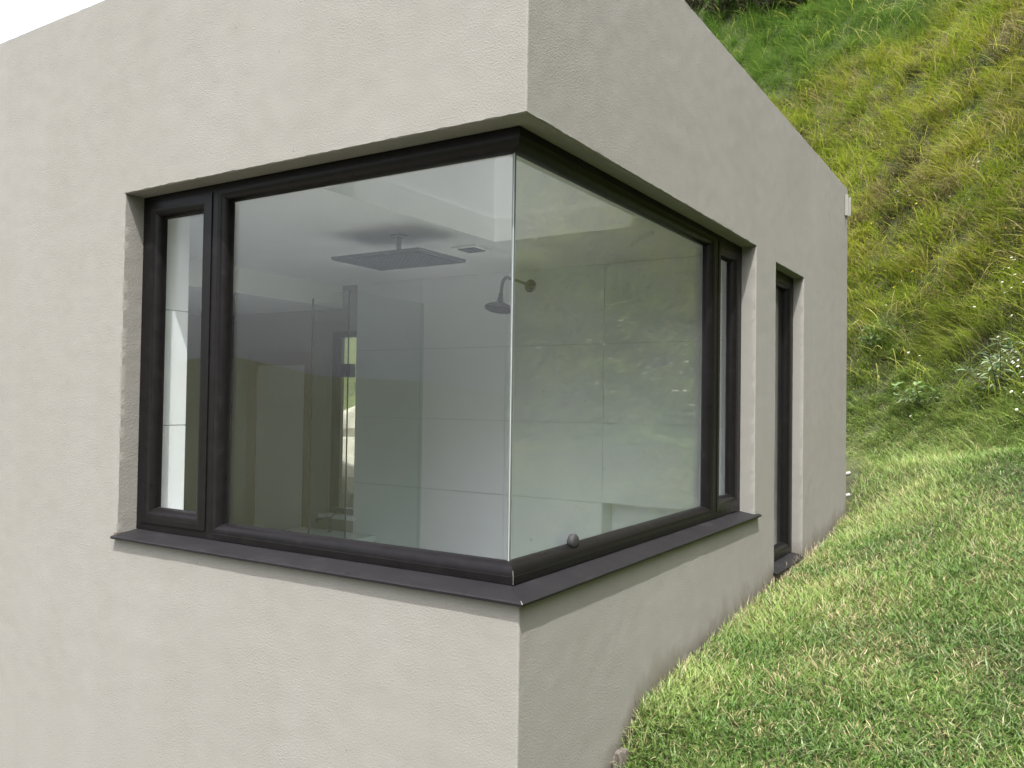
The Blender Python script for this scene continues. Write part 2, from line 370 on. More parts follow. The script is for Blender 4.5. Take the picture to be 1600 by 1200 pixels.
def build_facade():
    V = []; F = []; idx = {}
    def rough(p, amp): return amp * mnoise.noise(Vector(p))
    ns, nz = len(s_l), len(z_l)
    def is_open(sc_, zc): return (OP[0] < sc_ < OP[1] and OP[2] < zc < OP[3]) or (SL[0] < sc_ < SL[1] and SL[2] < zc < SL[3])
    solid = np.ones((ns - 1, nz - 1), bool)
    sm = (s_l[:-1] + s_l[1:]) / 2; zm = (z_l[:-1] + z_l[1:]) / 2
    for i in range(ns - 1):
        for j in range(nz - 1):
            if is_open(sm[i], zm[j]): solid[i, j] = False
    def edge_shift(s, z):
        """crumbly arris: boundary vertices draw back from the opening by a few mm"""
        ds = dz = 0.0
        for o in (OP, SL):
            c = .0035 + .0045 * max(0, mnoise.noise(Vector((s * 22, z * 22, 3.1)))) + .0022 * mnoise.noise(Vector((s * 70, z * 70, 1.7)))
            if o[2] - 1e-6 <= z <= o[3] + 1e-6:
                if abs(s - o[0]) < 1e-6: ds = -c
                if abs(s - o[1]) < 1e-6: ds = c
            if o[0] - 1e-6 <= s <= o[1] + 1e-6:
                if abs(z - o[2]) < 1e-6: dz = -c
                if abs(z - o[3]) < 1e-6: dz = c
        return ds, dz
    def fv(i, j):
        k = (i, j)
        if k in idx: return idx[k]
        s, z = s_l[i], z_l[j]; ds, dz = edge_shift(s, z)
        if abs(z - TOP) < 1e-6: dz = -.006 - .003 * mnoise.noise(Vector((s * 15, 0, 0)))
        x, y = smap(s + ds, 0.0); n = sdir(s)
        a = .0022 * mnoise.noise(Vector((x * 1.7, y * 1.7, z * 1.7))) + .0010 * mnoise.noise(Vector((x * 11, y * 11, z * 11))) + .0007 * mnoise.noise(Vector((x * 40, y * 40, z * 40)))
        idx[k] = len(V); V.append((x + n[0] * a, y + n[1] * a, z + dz)); return idx[k]
    for i in range(ns - 1):
        for j in range(nz - 1):
            if solid[i, j]: F.append((fv(i, j), fv(i + 1, j), fv(i + 1, j + 1), fv(i, j + 1)))
    # reveals and parapet top
    DEP = [.005, .03, .06, .085, .12, .17]
    def strip(keys, flip, deps=DEP):
        rows = [[fv(*k) for k in keys]]
        for d in deps:
            row = []
            for (i, j) in keys:
                s, z = s_l[i], z_l[j]; x, y = smap(s, d)
                dn = .0012 * mnoise.noise(Vector((x * 20, y * 20, z * 20)))
                row.append(len(V)); V.append((x + dn, y + dn, z + dn * .5))
            rows.append(row)
        for A, B in zip(rows, rows[1:]):
            for k in range(len(keys) - 1):
                f = (A[k], A[k + 1], B[k + 1], B[k]); F.append(f[::-1] if flip else f)
    for o in (OP, SL):
        i0 = int(np.argmin(abs(s_l - o[0]))); i1 = int(np.argmin(abs(s_l - o[1]))); j0 = int(np.argmin(abs(z_l - o[2]))); j1 = int(np.argmin(abs(z_l - o[3])))
        strip([(i, j0) for i in range(i0, i1 + 1)], True)
        strip([(i, j1) for i in range(i0, i1 + 1)], False)
        strip([(i0, j) for j in range(j0, j1 + 1)], False)
        strip([(i1, j) for j in range(j0, j1 + 1)], True)
    strip([(i, nz - 1) for i in range(ns)], True, [.006, .1, .2])
    # inner parapet face
    o = pyd('wall', V, F, 'plaster', house, smooth=True)
    A = np.array(V); hz = H(A[:, 0] + np.where(A[:, 0] > -.01, .03, 0), A[:, 1]); nn = vnoise(A[:, 1] * 1.0 + A[:, 0], A[:, 2] * .7, 9.0) * .6 + vnoise(A[:, 1] + A[:, 0], A[:, 2], 31.0) * .4
    dirt = np.clip(1.25 - (A[:, 2] - hz) / (.05 + .13 * nn), 0, 1)
    at = o.data.attributes.new('dirt', 'FLOAT', 'POINT'); at.data.foreach_set('value', dirt.astype(np.float32)); return o
wall = build_facade()
es = wall.data; 
# sharp arrises stay sharp: split normals by angle
try:
    es.set_sharp_from_angle(angle=math.radians(38))
except Exception: pass

# plain walls behind the facade shell (inner leaf, back and end walls)
box('inner_leaf', wpt('L', -5.15, .17, -.5), wpt('L', -2.09, .25, 2.9), 'white', house)
box('inner_leaf', wpt('L', -2.09, .17, -.5), wpt('L', -.17, .25, .74), 'white', house)
box('inner_leaf', wpt('R', .25, .17, -.5), wpt('R', 2.50, .25, .74), 'white', house)
box('inner_leaf', wpt('R', 2.50, .171, -.5), wpt('R', 2.795, .180, 2.9), 'white', house)
box('inner_leaf', wpt('R', 2.806, .171, -.5), wpt('R', 2.84, .25, 2.9), 'white', house)
box('inner_leaf', wpt('R', 2.84, .17, -.5), wpt('R', 3.66, .25, .35), 'white', house)
box('inner_leaf', wpt('R', 2.84, .17, 2.24), wpt('R', 3.66, .25, 2.9), 'white', house)
box('inner_leaf', wpt('R', 3.66, .17, -.5), wpt('R', 5.05, .25, 2.9), 'white', house)
box('lintel_block', wpt('L', -2.09, .17, 2.262), wpt('L', -.17, .25, 2.9), 'white', house)
box('lintel_block', wpt('R', .25, .17, 2.262), wpt('R', 2.50, .25, 2.9), 'white', house)
box('parapet_face', (-5.2, .19, 2.62), (-.19, .2, 3.15), 'plaster', house)
box('parapet_face', (-.2, .2, 2.62), (-.19, 4.9, 3.15), 'plaster', house)
box('end_wall', (-5.2, .20, -.9), (-5.0, 2.8, 3.16), 'plaster', house)
box('end_wall', (-2.6, 3.0, -.9), (-2.4, 5.08, 3.16), 'plaster', house)
# roof slab and ceiling with the skylight shaft: four pieces round the hole
ZC = 2.28; ZR = 2.414; SKX0, SKX1, SKY0, SKY1 = -1.32, -.35, .45, 1.82
XB = -3.44
for a, b in (((XB, .16), (SKX0, 2.8)), ((SKX1, .16), (-.16, 2.8)), ((SKX0, .16), (SKX1, SKY0)), ((SKX0, SKY1), (SKX1, 2.8))):
    box('ceiling', (a[0], a[1], ZC), (b[0], b[1], ZR), 'white', house)
box('bulkhead', (-5.0, .25, 2.10), (XB - .001, 2.8, ZR), 'white', house)
box('wing_ceiling', (-2.4, 3.0, 2.30), (-.25, 5.05, ZR), 'white', house)
# roof screed round the skylight
for a, b in (((-5.0, .2), (SKX0 - .12, 3.0)), ((SKX1 + .12, .2), (-.2, 3.0)), ((SKX0 - .12, .2), (SKX1 + .12, SKY0 - .12)), ((SKX0 - .12, SKY1 + .12), (SKX1 + .12, 3.0)), ((-2.4, 3.0), (-.2, 4.9))):
    box('roof', (a[0], a[1], ZR + .003), (b[0], b[1], ZR + .2), 'roof', house)
bm = bmesh.new(); e = .025; t_ = .09
bbox(bm, (SKX0 - e - t_, SKY0 - e - t_, ZR + .002), (SKX0 - e, SKY1 + e + t_, 2.86)); bbox(bm, (SKX1 + e, SKY0 - e - t_, ZR + .002), (SKX1 + e + t_, SKY1 + e + t_, 2.86))
bbox(bm, (SKX0 - e, SKY0 - e - t_, ZR + .002), (SKX1 + e, SKY0 - e, 2.86)); bbox(bm, (SKX0 - e, SKY1 + e, ZR + .002), (SKX1 + e, SKY1 + e + t_, 2.86))
skyl = bmo('skylight', bm, 'white', house)
box('pane', (SKX0 - .1, SKY0 - .1, 2.865), (SKX1 + .1, SKY1 + .1, 2.875), 'skyglass', skyl)
# rooms: floor, shower back wall, vanity wall with the far window
box('floor', (-5.0, .25, -.30), (-.25, 2.8, -.2), 'floor', house)
box('floor', (-2.4, 3.0, -.30), (-.25, 5.05, -.2), 'floor', house)
FW = (-3.60, -3.28, .43, 1.915)          # far window opening x0,x1,z0,z1
bw = []
for a, b in (((-5.0, -.5), (FW[0], 2.9)), ((FW[0], -.5), (FW[1], FW[2])), ((FW[0], FW[3]), (FW[1], 2.9))):
    box('back_wall', (a[0], 2.8, a[1]), (b[0], 3.0, b[1]), 'warm', house)
# tiled shower wall: grout bed + single tiles, niche left open
NI = (-1.09, -.33, .26, .703)
shw = None
bm = bmesh.new()
for a, b in (((FW[1], -.5), (NI[0], 2.9)), ((NI[1], -.5), (-.182, 2.9)), ((NI[0], -.5), (NI[1], NI[2])), ((NI[0], NI[3]), (NI[1], 2.9))):
    bbox(bm, (a[0], 2.806, a[1]), (b[0], 2.96, b[1]))
bbox(bm, (FW[1], 2.961, -.5), (-.25, 3.0, 2.9))
shw = bmo('shower_wall', bm, 'grout', house)
xj = [FW[1], -2.626, -1.858, -1.09, -.322, -.182]; zj = [-.2, .179, .703, 1.227, 1.751, ZC]
for i in range(len(xj) - 1):
    for j in range(len(zj) - 1):
        if i == 3 and j == 1:
            continue
        gp = .0014
        box('tile', (xj[i] + gp, 2.796 + random.uniform(-.0004, .0004), zj[j] + gp), (xj[i + 1] - gp, 2.805, zj[j + 1] - gp), 'tile', shw, .0012)
# niche lining
box('niche_tile', (NI[0] + .002, 2.950, NI[2] + .002), (NI[1] - .002, 2.9595, NI[3] - .012), 'tile', shw)
box('niche_tile', (NI[0] + .002, 2.797, NI[2] - .004), (NI[1] - .002, 2.9595, NI[2] + .0015), 'tile', shw)
# nib wall beside the casement, tiled on its open face
nib = box('nib_wall', (-2.089, .166, -.2), (-2.010, .281, ZC), 'grout', house)
for j in range(len(zj) - 1):
    box('tile', (-2.009, .167, zj[j] + .0018), (-2.000, .285, zj[j + 1] - .0018), 'tile', nib, .0012)
# tiled window ledges and jamb lining inside
box('ledge', wpt('L', -1.998, .164, .742), wpt('L', -.171, .252, .752), 'tile', house)
box('ledge', wpt('R', .253, .164, .742), wpt('R', 2.49, .252, .752), 'tile', house)

# ------------------------------------------------------------------ windows
WFS = {'L': .093, 'R': .082}; WF = .085; BD = .040; BR = .040; GDL, GDR = .136, .125
def frame_prof(flat, WF, bead=True):
    bk = WF + .06; p = [(0, WF), (flat - .001, WF), (flat, WF + .001)]
    if bead:
        for k in range(0, 9):
            a = k / 8 * math.pi / 2; p.append((flat + BR * math.sin(a) * 1.0, WF + .001 + BD * (1 - math.cos(a))))
        bk = WF + BD + .013; e = flat + BR; p += [(e + .0005, WF + BD + .004), (e + .0005, WF + BD + .013)]
    else:
        p += [(flat, bk)]
    p += [(0, bk)]
    return p
def ring(name, side, r, flats, parent, bead=True, m='frame', skip=None, inset=0.0):
    """mitred frame round the rectangle r=(u0,u1,z0,z1); flats = flat widths (left,right,bottom,top); skip = 'R0'/'R1': no stile at the house corner"""
    u0, u1, z0, z1 = r; V = []; F = []
    P = [frame_prof(f, WFS[side], bead) for f in flats]; n = len(P[0])
    for k in range(n):
        L, R_, B, T = (P[q][k] for q in range(4)); d = L[1] + inset
        c0 = (u0 + L[0]); c1 = (u1 - R_[0])
        if skip == 'u1': c1 = -(d - .011)
        if skip == 'u0': c0 = d + .011
        V += [wpt(side, c0, d, z0 + B[0]), wpt(side, c1, d, z0 + B[0]), wpt(side, c1, d, z1 - T[0]), wpt(side, c0, d, z1 - T[0])]
    for k in range(n):
        k2 = (k + 1) % n
        for s in range(4):
            if skip == 'u1' and s == 1: continue
            if skip == 'u0' and s == 3: continue
            F.append((4 * k + s, 4 * k + (s + 1) % 4, 4 * k2 + (s + 1) % 4, 4 * k2 + s))
    me = bpy.data.meshes.new(name); me.from_pydata(V, [], F); bm = bmesh.new(); bm.from_mesh(me)
    bmesh.ops.recalc_face_normals(bm, faces=bm.faces); bm.to_mesh(me); bm.free()
    o = link(name, me, m, parent, smooth=True)
    try: me.set_sharp_from_angle(angle=math.radians(28))
    except Exception: pass
    return o
def plate(name, side, u0, u1, z0, z1, d0, d1, m, parent, bev=0):
    a = wpt(side, u0, d0, z0); b = wpt(side, u1, d1, z1); return box(name, a, b, m, parent, bev)
FZ0, FZ1 = .768, 2.248; GD = .128
# main fixed lights: left and right run into the frameless corner
win = ring('corner_window', 'L', (-1.590, 0, FZ0, FZ1), (.030, .03, .026, .030), house, skip='u1')
rt = ring('frame', 'R', (0, 2.075, FZ0, FZ1), (.03, .048, .026, .030), win, skip='u0')
# fixed outer frames round the casements (no bead)
lf = ring('frame', 'L', (-2.068, -1.591, FZ0, FZ1), (.036, .004, .030, .030), win, bead=False)
lr = ring('frame', 'R', (2.076, 2.486, FZ0, FZ1), (.004, .035, .030, .030), win, bead=False)
c1 = ring('casement', 'L', (-2.031, -1.596, FZ0 + .031, FZ1 - .031), (.026, .040, .026, .026), win, inset=-.004)
c2 = ring('casement', 'R', (2.081, 2.450, FZ0 + .031, FZ1 - .031), (.024, .036, .026, .026), win, inset=-.004)
plate('pane', 'L', -1.55, -GDR, FZ0 + .05, FZ1 - .055, GDL, GDL + .008, 'glass', win)
plate('pane', 'R', GDL + .009, 2.02, FZ0 + .05, FZ1 - .055, GDR, GDR + .008, 'milkyglass', win)  # pale film mixed into the glass colour gives its milky haze
plate('reflection_pane', 'R', GDL + .03, 2.02, FZ0 + .05, FZ1 - .055, GDR + .0105, GDR + .0155, 'glass', win)  # second pane added to strengthen the reflection of the bank
plate('pane', 'L', -1.985, -1.640, FZ0 + .075, FZ1 - .08, GDL - .002, GDL + .006, 'glass', win)
plate('pane', 'R', 2.125, 2.40, FZ0 + .075, FZ1 - .08, GDR - .002, GDR + .006, 'glass', win)
# rubber gaskets round the panes
def gasket(side, r, wdt, d):
    bm = bmesh.new(); u0, u1, z0, z1 = r
    for a in ((u0, u0 + wdt, z0, z1), (u1 - wdt, u1, z0, z1), (u0 + wdt, u1 - wdt, z0, z0 + wdt), (u0 + wdt, u1 - wdt, z1 - wdt, z1)):
        p = wpt(side, a[0], d, a[2]); q_ = wpt(side, a[1], d + .006, a[3])
        bbox(bm, [min(p[i], q_[i]) for i in range(3)], [max(p[i], q_[i]) for i in range(3)])
    bmo('gasket', bm, 'rubber', win)
gasket('L', (-1.975, -1.635, FZ0 + .092, FZ1 - .092), .007, GDL - .0085)
gasket('R', (2.136, 2.388, FZ0 + .092, FZ1 - .092), .007, GDR - .0085)
# frameless corner: silicone joint between polished glass edges
box('silicone_joint', (-GDR + .0005, GDL - .0005, FZ0 + .05), (-GDR - .0085, GDL + .0085, FZ1 - .055), 'silicone', win)
box('glass_edge', (-GDR - .001, GDL - .0012, FZ0 + .06), (-GDR - .0032, GDL + .001, FZ1 - .06), 'edge', win)
box('corner_seal', (-GDR - .010, GDL + .010, FZ0 + .06), (-GDR - .015, GDL + .015, FZ1 - .06), 'rubber', win)
# sills: sloping plaster-thin slabs, mitred at the corner, ends run past the opening
def sill(side, u0, u1, z, parent, mitre, front=-.024, back=.10, drop=.020, name='sill'):
    prof = [(back, z), (front + .006, z - drop + .001), (front, z - drop - .003), (front + .001, z - drop - .011), (front + .01, z - drop - .013), (back, z - .016)]
    N = 40; V = []; F = []; n = len(prof)
    for k in range(N + 1):
        f = k / N
        for d, zz in prof:
            a, b = u0, u1
            if mitre == 'u1': b = -d
            if mitre == 'u0': a = d
            u = a + (b - a) * f; wob = .0012 * mnoise.noise(Vector((u * 9, d * 5, zz * 3)))
            p = wpt(side, u, d - abs(wob), zz + wob); V.append(p)
    for k in range(N):
        for j in range(n):
            F.append((k * n + j, k * n + (j + 1) % n, (k + 1) * n + (j + 1) % n, (k + 1) * n + j))
    F.append(tuple(range(n))); F.append(tuple(N * n + j for j in range(n))[::-1])
    bm = bmesh.new(); me = bpy.data.meshes.new(name); me.from_pydata(V, [], F); bm.from_mesh(me); bmesh.ops.recalc_face_normals(bm, faces=bm.faces); bm.to_mesh(me); bm.free()
    return link(name, me, 'sill', parent)
sill('L', -2.078, 0, FZ0 - .001, win, 'u1')
sill('R', 0, 2.545, FZ0 - .001, win, 'u0')
box('mortar_joint', wpt('L', -2.086, -.002, .744), wpt('L', -2.068, .09, .760), 'concrete', win)
# pale scratch line where the mitre was filled
bm = bmesh.new(); tube(bm, [(-.0815, .0925, FZ0 + .001), (-.0815, .0925, FZ0 + .026), (-.086, .097, FZ0 + .045)], .0006, 6); bmo('sealant_line', bm, 'wplastic', win)
bm = bmesh.new(); tube(bm, [(.012, -.012, FZ0 - .0175), (.022, -.022, FZ0 - .0195), (.0255, -.0255, FZ0 - .024)], .0010, 6); bmo('sealant_line', bm, 'wplastic', win)
# slot window
slot = ring('slot_window', 'R', (SL[0] + .003, SL[1] - .003, .382, SL[3] - .003), (.05, .05, .03, .05), house, inset=-.014)
c3 = None
plate('pane', 'R', SL[0] + .07, SL[1] - .07, .43, SL[3] - .07, GDR - .014, GDR - .006, 'glass', slot)
sill('R', SL[0] - .02, SL[1] + .05, .381, slot, None)
# far window in the vanity wall, black frame
fw = None
bm = bmesh.new(); a = .045
for (x0, x1, z0, z1) in ((FW[0], FW[0] + a, FW[2], FW[3]), (FW[1] - a, FW[1], FW[2], FW[3]), (FW[0] + a, FW[1] - a, FW[2], FW[2] + a), (FW[0] + a, FW[1] - a, FW[3] - a, FW[3])):
    bbox(bm, (x0, 2.86, z0), (x1, 2.92, z1))
fw = bmo('rear_window', bm, 'frame', house)
box('pane', (FW[0] + a, 2.885, FW[2] + a), (FW[1] - a, 2.891, FW[3] - a), 'glass', fw)
box('sill', (FW[0] - .03, 2.76, FW[2] - .03), (FW[1] + .03, 2.859, FW[2] - .002), 'tile', fw)

# ------------------------------------------------------------------ bathroom things
# square rain shower on a ceiling drop
rx, ry, rz = -1.68, 1.40, 2.13
rain = thing('rain_shower_head', 'flat rectangular chrome rain shower head hanging from the ceiling', 'shower head', (0, 0, 0))
box('plate', (rx - .31, ry - .21, rz), (rx + .31, ry + .21, rz + .020), 'chrome', rain, .003)
bm = bmesh.new(); bbox(bm, (rx - .29, ry - .19, rz - .003), (rx + .29, ry + .19, rz - .0005)); bmo('nozzle_face', bm, 'dchrome', rain)
bm = bmesh.new()
for i in range(18):
    for j in range(12):
        c = (rx - .275 + .55 * i / 17, ry - .175 + .35 * j / 11, rz - .0055); bbox(bm, (c[0] - .003, c[1] - .003, c[2]), (c[0] + .003, c[1] + .003, c[2] + .002))
o = bmo('nozzles', bm, 'rubber', rain); o['kind'] = 'stuff'
bm = bmesh.new(); tube(bm, [(rx, ry, rz + .02), (rx, ry, ZC - .012)], .013, 16); bmo('drop_pipe', bm, 'chrome', rain)
bm = bmesh.new(); bbox(bm, (rx - .035, ry - .035, ZC - .012), (rx + .035, ry + .035, ZC - .0005), .002); bmo('ceiling_flange', bm, 'chrome', rain)
bm = bmesh.new(); lathe(bm, [(.03, 0), (.03, .012), (.02, .03), (.014, .04)], (rx, ry, rz + .0205), (0, 0, 1), 20); bmo('swivel_joint', bm, 'chrome', rain)
# wall shower with curved arm
ws = thing('wall_shower', 'round chrome shower head on a curved arm from the tiled wall', 'shower head')
fx, fz = -1.66, 2.17
bm = bmesh.new(); lathe(bm, [(.045, 0), (.045, .004), (.036, .012), (.014, .016)], (fx, 2.7955, fz), (0, -1, 0), 28); bmo('wall_flange', bm, 'chrome', ws)
arm = [(fx, 2.79, fz), (fx, 2.62, fz + .015), (fx, 2.50, fz + .018)]
for k in range(1, 9):
    a = k / 8 * math.radians(78); arm.append((fx, 2.50 - .07 * math.sin(a), fz + .018 - .07 * (1 - math.cos(a))))
arm.append((fx, 2.418, fz - .10))
bm = bmesh.new(); tube(bm, arm, .011, 14); bmo('arm', bm, 'chrome', ws)
hd = Vector((fx, 2.418, fz - .10)); ax = Vector((0, -.20, -1)).normalized()
bm = bmesh.new(); lathe(bm, [(.015, 0), (.015, .03), (.020, .032), (.020, .05), (.03, .062), (.085, .085), (.096, .096), (.097, .104), (.092, .108)], hd, ax, 36); bmo('head', bm, 'chrome', ws, True)
bm = bmesh.new(); lathe(bm, [(.089, 0), (.088, .003)], hd + ax * .1085, ax, 36); bmo('nozzle_face', bm, 'dchrome', ws)
# ceiling extractor grille
vent = thing('ceiling_vent', 'small square white extractor grille beside the rain shower', 'vent')
vx, vy = -1.55, 1.92
bm = bmesh.new(); bbox(bm, (vx - .09, vy - .09, ZC - .010), (vx + .09, vy + .09, ZC - .0005), .003); bmo('cover', bm, 'white', vent)
bm = bmesh.new(); bbox(bm, (vx - .06, vy - .06, ZC - .016), (vx + .06, vy + .06, ZC - .0105)); bmo('grille', bm, 'dchrome', vent)
# glass screen with open door
scr = thing('shower_screen', 'frameless glass shower screen with its door standing open', 'shower screen')
hx, hy = -2.6, 1.985
box('fixed_panel', (hx - .004, hy + .006, -.195), (hx + .004, 2.794, 2.095), 'sglass', scr)
box('panel_edge', (hx - .0042, hy, -.195), (hx + .0042, hy + .005, 2.095), 'gedge', scr)
dv = Vector((-.56, .215, 0)).normalized(); nv = Vector((-dv.y, dv.x, 0)); L = .59
def slab(name, p0, p1, th, z0, z1, m, parent):
    p0 = Vector(p0); p1 = Vector(p1); n = (p1 - p0).cross(Vector((0, 0, 1))).normalized() * th / 2
    V = [p0 + n, p1 + n, p1 - n, p0 - n]; V = [(v.x, v.y, z0) for v in V] + [(v.x, v.y, z1) for v in V]
    return pyd(name, V, [(3, 2, 1, 0), (4, 5, 6, 7), (0, 1, 5, 4), (1, 2, 6, 5), (2, 3, 7, 6), (3, 0, 4, 7)], m, parent)
h0 = Vector((hx, hy, 0)) + dv * .012
door = slab('door', h0, h0 + dv * (L - .01), .008, -.185, 2.095, 'sglass', scr)
slab('door_edge', h0 + dv * (L - .009), h0 + dv * L, .0085, -.185, 2.095, 'gedge', scr)
for hz in (1.555, .2):
    bm = bmesh.new(); bbox(bm, (hx - .012, hy + .008, hz - .045), (hx + .012, hy + .062, hz + .045), .003); bbox(bm, (hx - .062, hy - .004, hz - .045), (hx - .013, hy + .02, hz + .045), .003)
    bmo('hinge', bm, 'chrome', scr)
# opaque panel on the vanity wall, pale grey painted for sky seen in glass
mir = thing('pale_panel', 'tall opaque panel, pale grey standing for sky seen in glass, in a beige frame on the far bathroom wall', 'panel')
mx0, mx1, mz0, mz1 = -4.41, -3.83, .15, 1.645
box('glass', (mx0, 2.782, mz0), (mx1, 2.788, mz1), 'panel', mir)
for a, b in (((mx0 - .11, mz0 - .1), (mx0, mz1 + .1)), ((mx1, mz0 - .1), (mx1 + .06, mz1 + .1)), ((mx0, mz1), (mx1, mz1 + .1)), ((mx0, mz0 - .1), (mx1, mz0))):
    box('frame', (a[0], 2.772, a[1]), (b[0], 2.799, b[1]), 'wood', mir)
# vanity with tap
van = thing('vanity', 'white bathroom vanity top with a chrome tap below the rear window', 'vanity')
box('cabinet', (-3.75, 2.35, -.2), (-3.02, 2.755, .27), 'white', van, .004)
box('top', (-3.78, 2.32, .271), (-3.0, 2.757, .31), 'tile', van, .006)
bm = bmesh.new(); tube(bm, [(-3.4, 2.66, .311), (-3.4, 2.66, .40), (-3.4, 2.63, .43), (-3.4, 2.52, .42)], .014, 12); tube(bm, [(-3.4, 2.66, .42), (-3.36, 2.70, .47)], .007, 8); bmo('tap', bm, 'chrome', van)
# black round knob on the inner ledge
kn = thing('door_stop', 'small black round knob stuck to the corner glass just above its frame', 'door stop')
KY, KZ = .545, .846
bm = bmesh.new(); lathe(bm, [(.016, 0), (.025, .0015), (.028, .006), (.028, .020), (.024, .026), (.010, .028)], (-.1205, KY, KZ), (1, 0, 0), 24); bmo('knob', bm, 'black', kn, True)
bm = bmesh.new(); lathe(bm, [(.015, 0), (.013, .004)], (-.1249, KY, KZ), (1, 0, 0), 20); bmo('suction_pad', bm, 'rubber', kn)

# ------------------------------------------------------------------ small things on the outer wall
br = thing('wall_bracket', 'small off-white channel bracket on the plaster arris under the roof edge', 'bracket')
bm = bmesh.new()
bbox(bm, (.002, 4.985, 2.92), (.024, 4.995, 3.09), .001); bbox(bm, (.002, 4.996, 2.925), (.008, 5.105, 3.09), .001); bbox(bm, (.002, 5.106, 2.94), (.024, 5.118, 3.09), .001)
bmo('channel', bm, 'wplastic', br)
for zz in (3.04, 3.065):
    bm = bmesh.new(); lathe(bm, [(.006, 0), (.006, .003), (.003, .005)], (.008, 5.04, zz), (1, 0, 0), 10); bmo('screw', bm, 'dchrome', br)
for k, (zz, lb) in enumerate(((.80, 'short white pipe end poking out behind the house corner, upper one'), (.62, 'short white pipe end poking out behind the house corner, lower one'))):
    bm = bmesh.new(); bx_ = -.03
    tube(bm, [(bx_ - .2, 5.16, zz - .02), (bx_ + .0, 5.17, zz), (bx_ + .05, 5.18, zz + .012)], .018, 12)
    o = bmo('pipe_stub', bm, 'wplastic'); tag(o, lb, 'pipe')
blk = bmesh.new(); bmesh.ops.create_icosphere(blk, subdivisions=3, radius=1)
for v in blk.verts:
    n = mnoise.noise(v.co * 2.1) * .25; v.co = Vector((max(-.75, min(.75, v.co.x)), max(-.7, min(.7, v.co.y)), max(-.7, min(.7, v.co.z)))) * (1 + n)
    v.co = Vector((v.co.x * .028 + .022, v.co.y * .05 + .70, v.co.z * .09 + .0))
o = bmo('footing_stone', blk, 'concrete'); tag(o, 'rough grey stone at the foot of the plaster wall where the lawn ends', 'stone')

# ================================================================== vegetation
def blades(name, P, az, ln, wd, lean, droop, col, segs=3, m='grass', kind='stuff', parent=None, tipcol=None):
    n = len(P); dh = np.stack([np.cos(az), np.sin(az), np.zeros(n)], 1); tw = az + math.pi / 2 + RNG.uniform(-.9, .9, n)
    sd = np.stack([np.cos(tw), np.sin(tw), np.zeros(n)], 1)
    nv_ = 2 * segs + 1; V = np.zeros((n, nv_, 3)); C = np.ones((n, nv_, 4))
    for k in range(segs + 1):
        t = k / segs
        c = P + dh * (ln * (lean * t + droop * .55 * t * t))[:, None]
        c[:, 2] += ln * (np.sqrt(np.maximum(1 - lean ** 2, .05)) * t - droop * .62 * t * t)
        if k < segs:
            hw = (wd * .5 * (1 - t) ** .45 * (.75 + .25 * min(1, t * 3)))[:, None] * sd; V[:, 2 * k] = c - hw; V[:, 2 * k + 1] = c + hw
        else: V[:, 2 * k] = c
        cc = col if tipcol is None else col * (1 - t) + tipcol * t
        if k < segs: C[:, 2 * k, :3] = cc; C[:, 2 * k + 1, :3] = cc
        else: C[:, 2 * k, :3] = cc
    tri = []
    for k in range(segs - 1): tri += [(2 * k, 2 * k + 1, 2 * k + 3), (2 * k, 2 * k + 3, 2 * k + 2)]
    tri.append((2 * segs - 2, 2 * segs - 1, 2 * segs)); tri = np.array(tri)
    F = (np.arange(n)[:, None, None] * nv_ + tri[None]).reshape(-1, 3)
    me = np_mesh(name, V.reshape(-1, 3), F)
    at = me.attributes.new('tint', 'FLOAT_COLOR', 'POINT'); at.data.foreach_set('color', C.astype(np.float32).ravel())
    return link(name, me, m, parent, kind=kind)
def pal(fr, *cs):
    """blend along a list of colours by fr in 0..1"""
    cs = np.array(cs, float); f = np.clip(fr, 0, .999) * (len(cs) - 1); i = f.astype(int); t = (f - i)[:, None]
    return cs[i] * (1 - t) + cs[i + 1] * t
cxy = np.array([CAM.x, CAM.y])
def scatter(n, x0, x1, y0, y1, near=2.6, pw=1.6):
    """points, denser towards the viewpoint's side of the garden"""
    out = []; tot = 0
    while tot < n:
        p = np.stack([RNG.uniform(x0, x1, n), RNG.uniform(y0, y1, n)], 1); d = np.maximum(np.hypot(*(p - cxy).T), near)
        k = RNG.random(n) < (near / d) ** pw; out.append(p[k]); tot += k.sum()
    return np.concatenate(out)[:n]

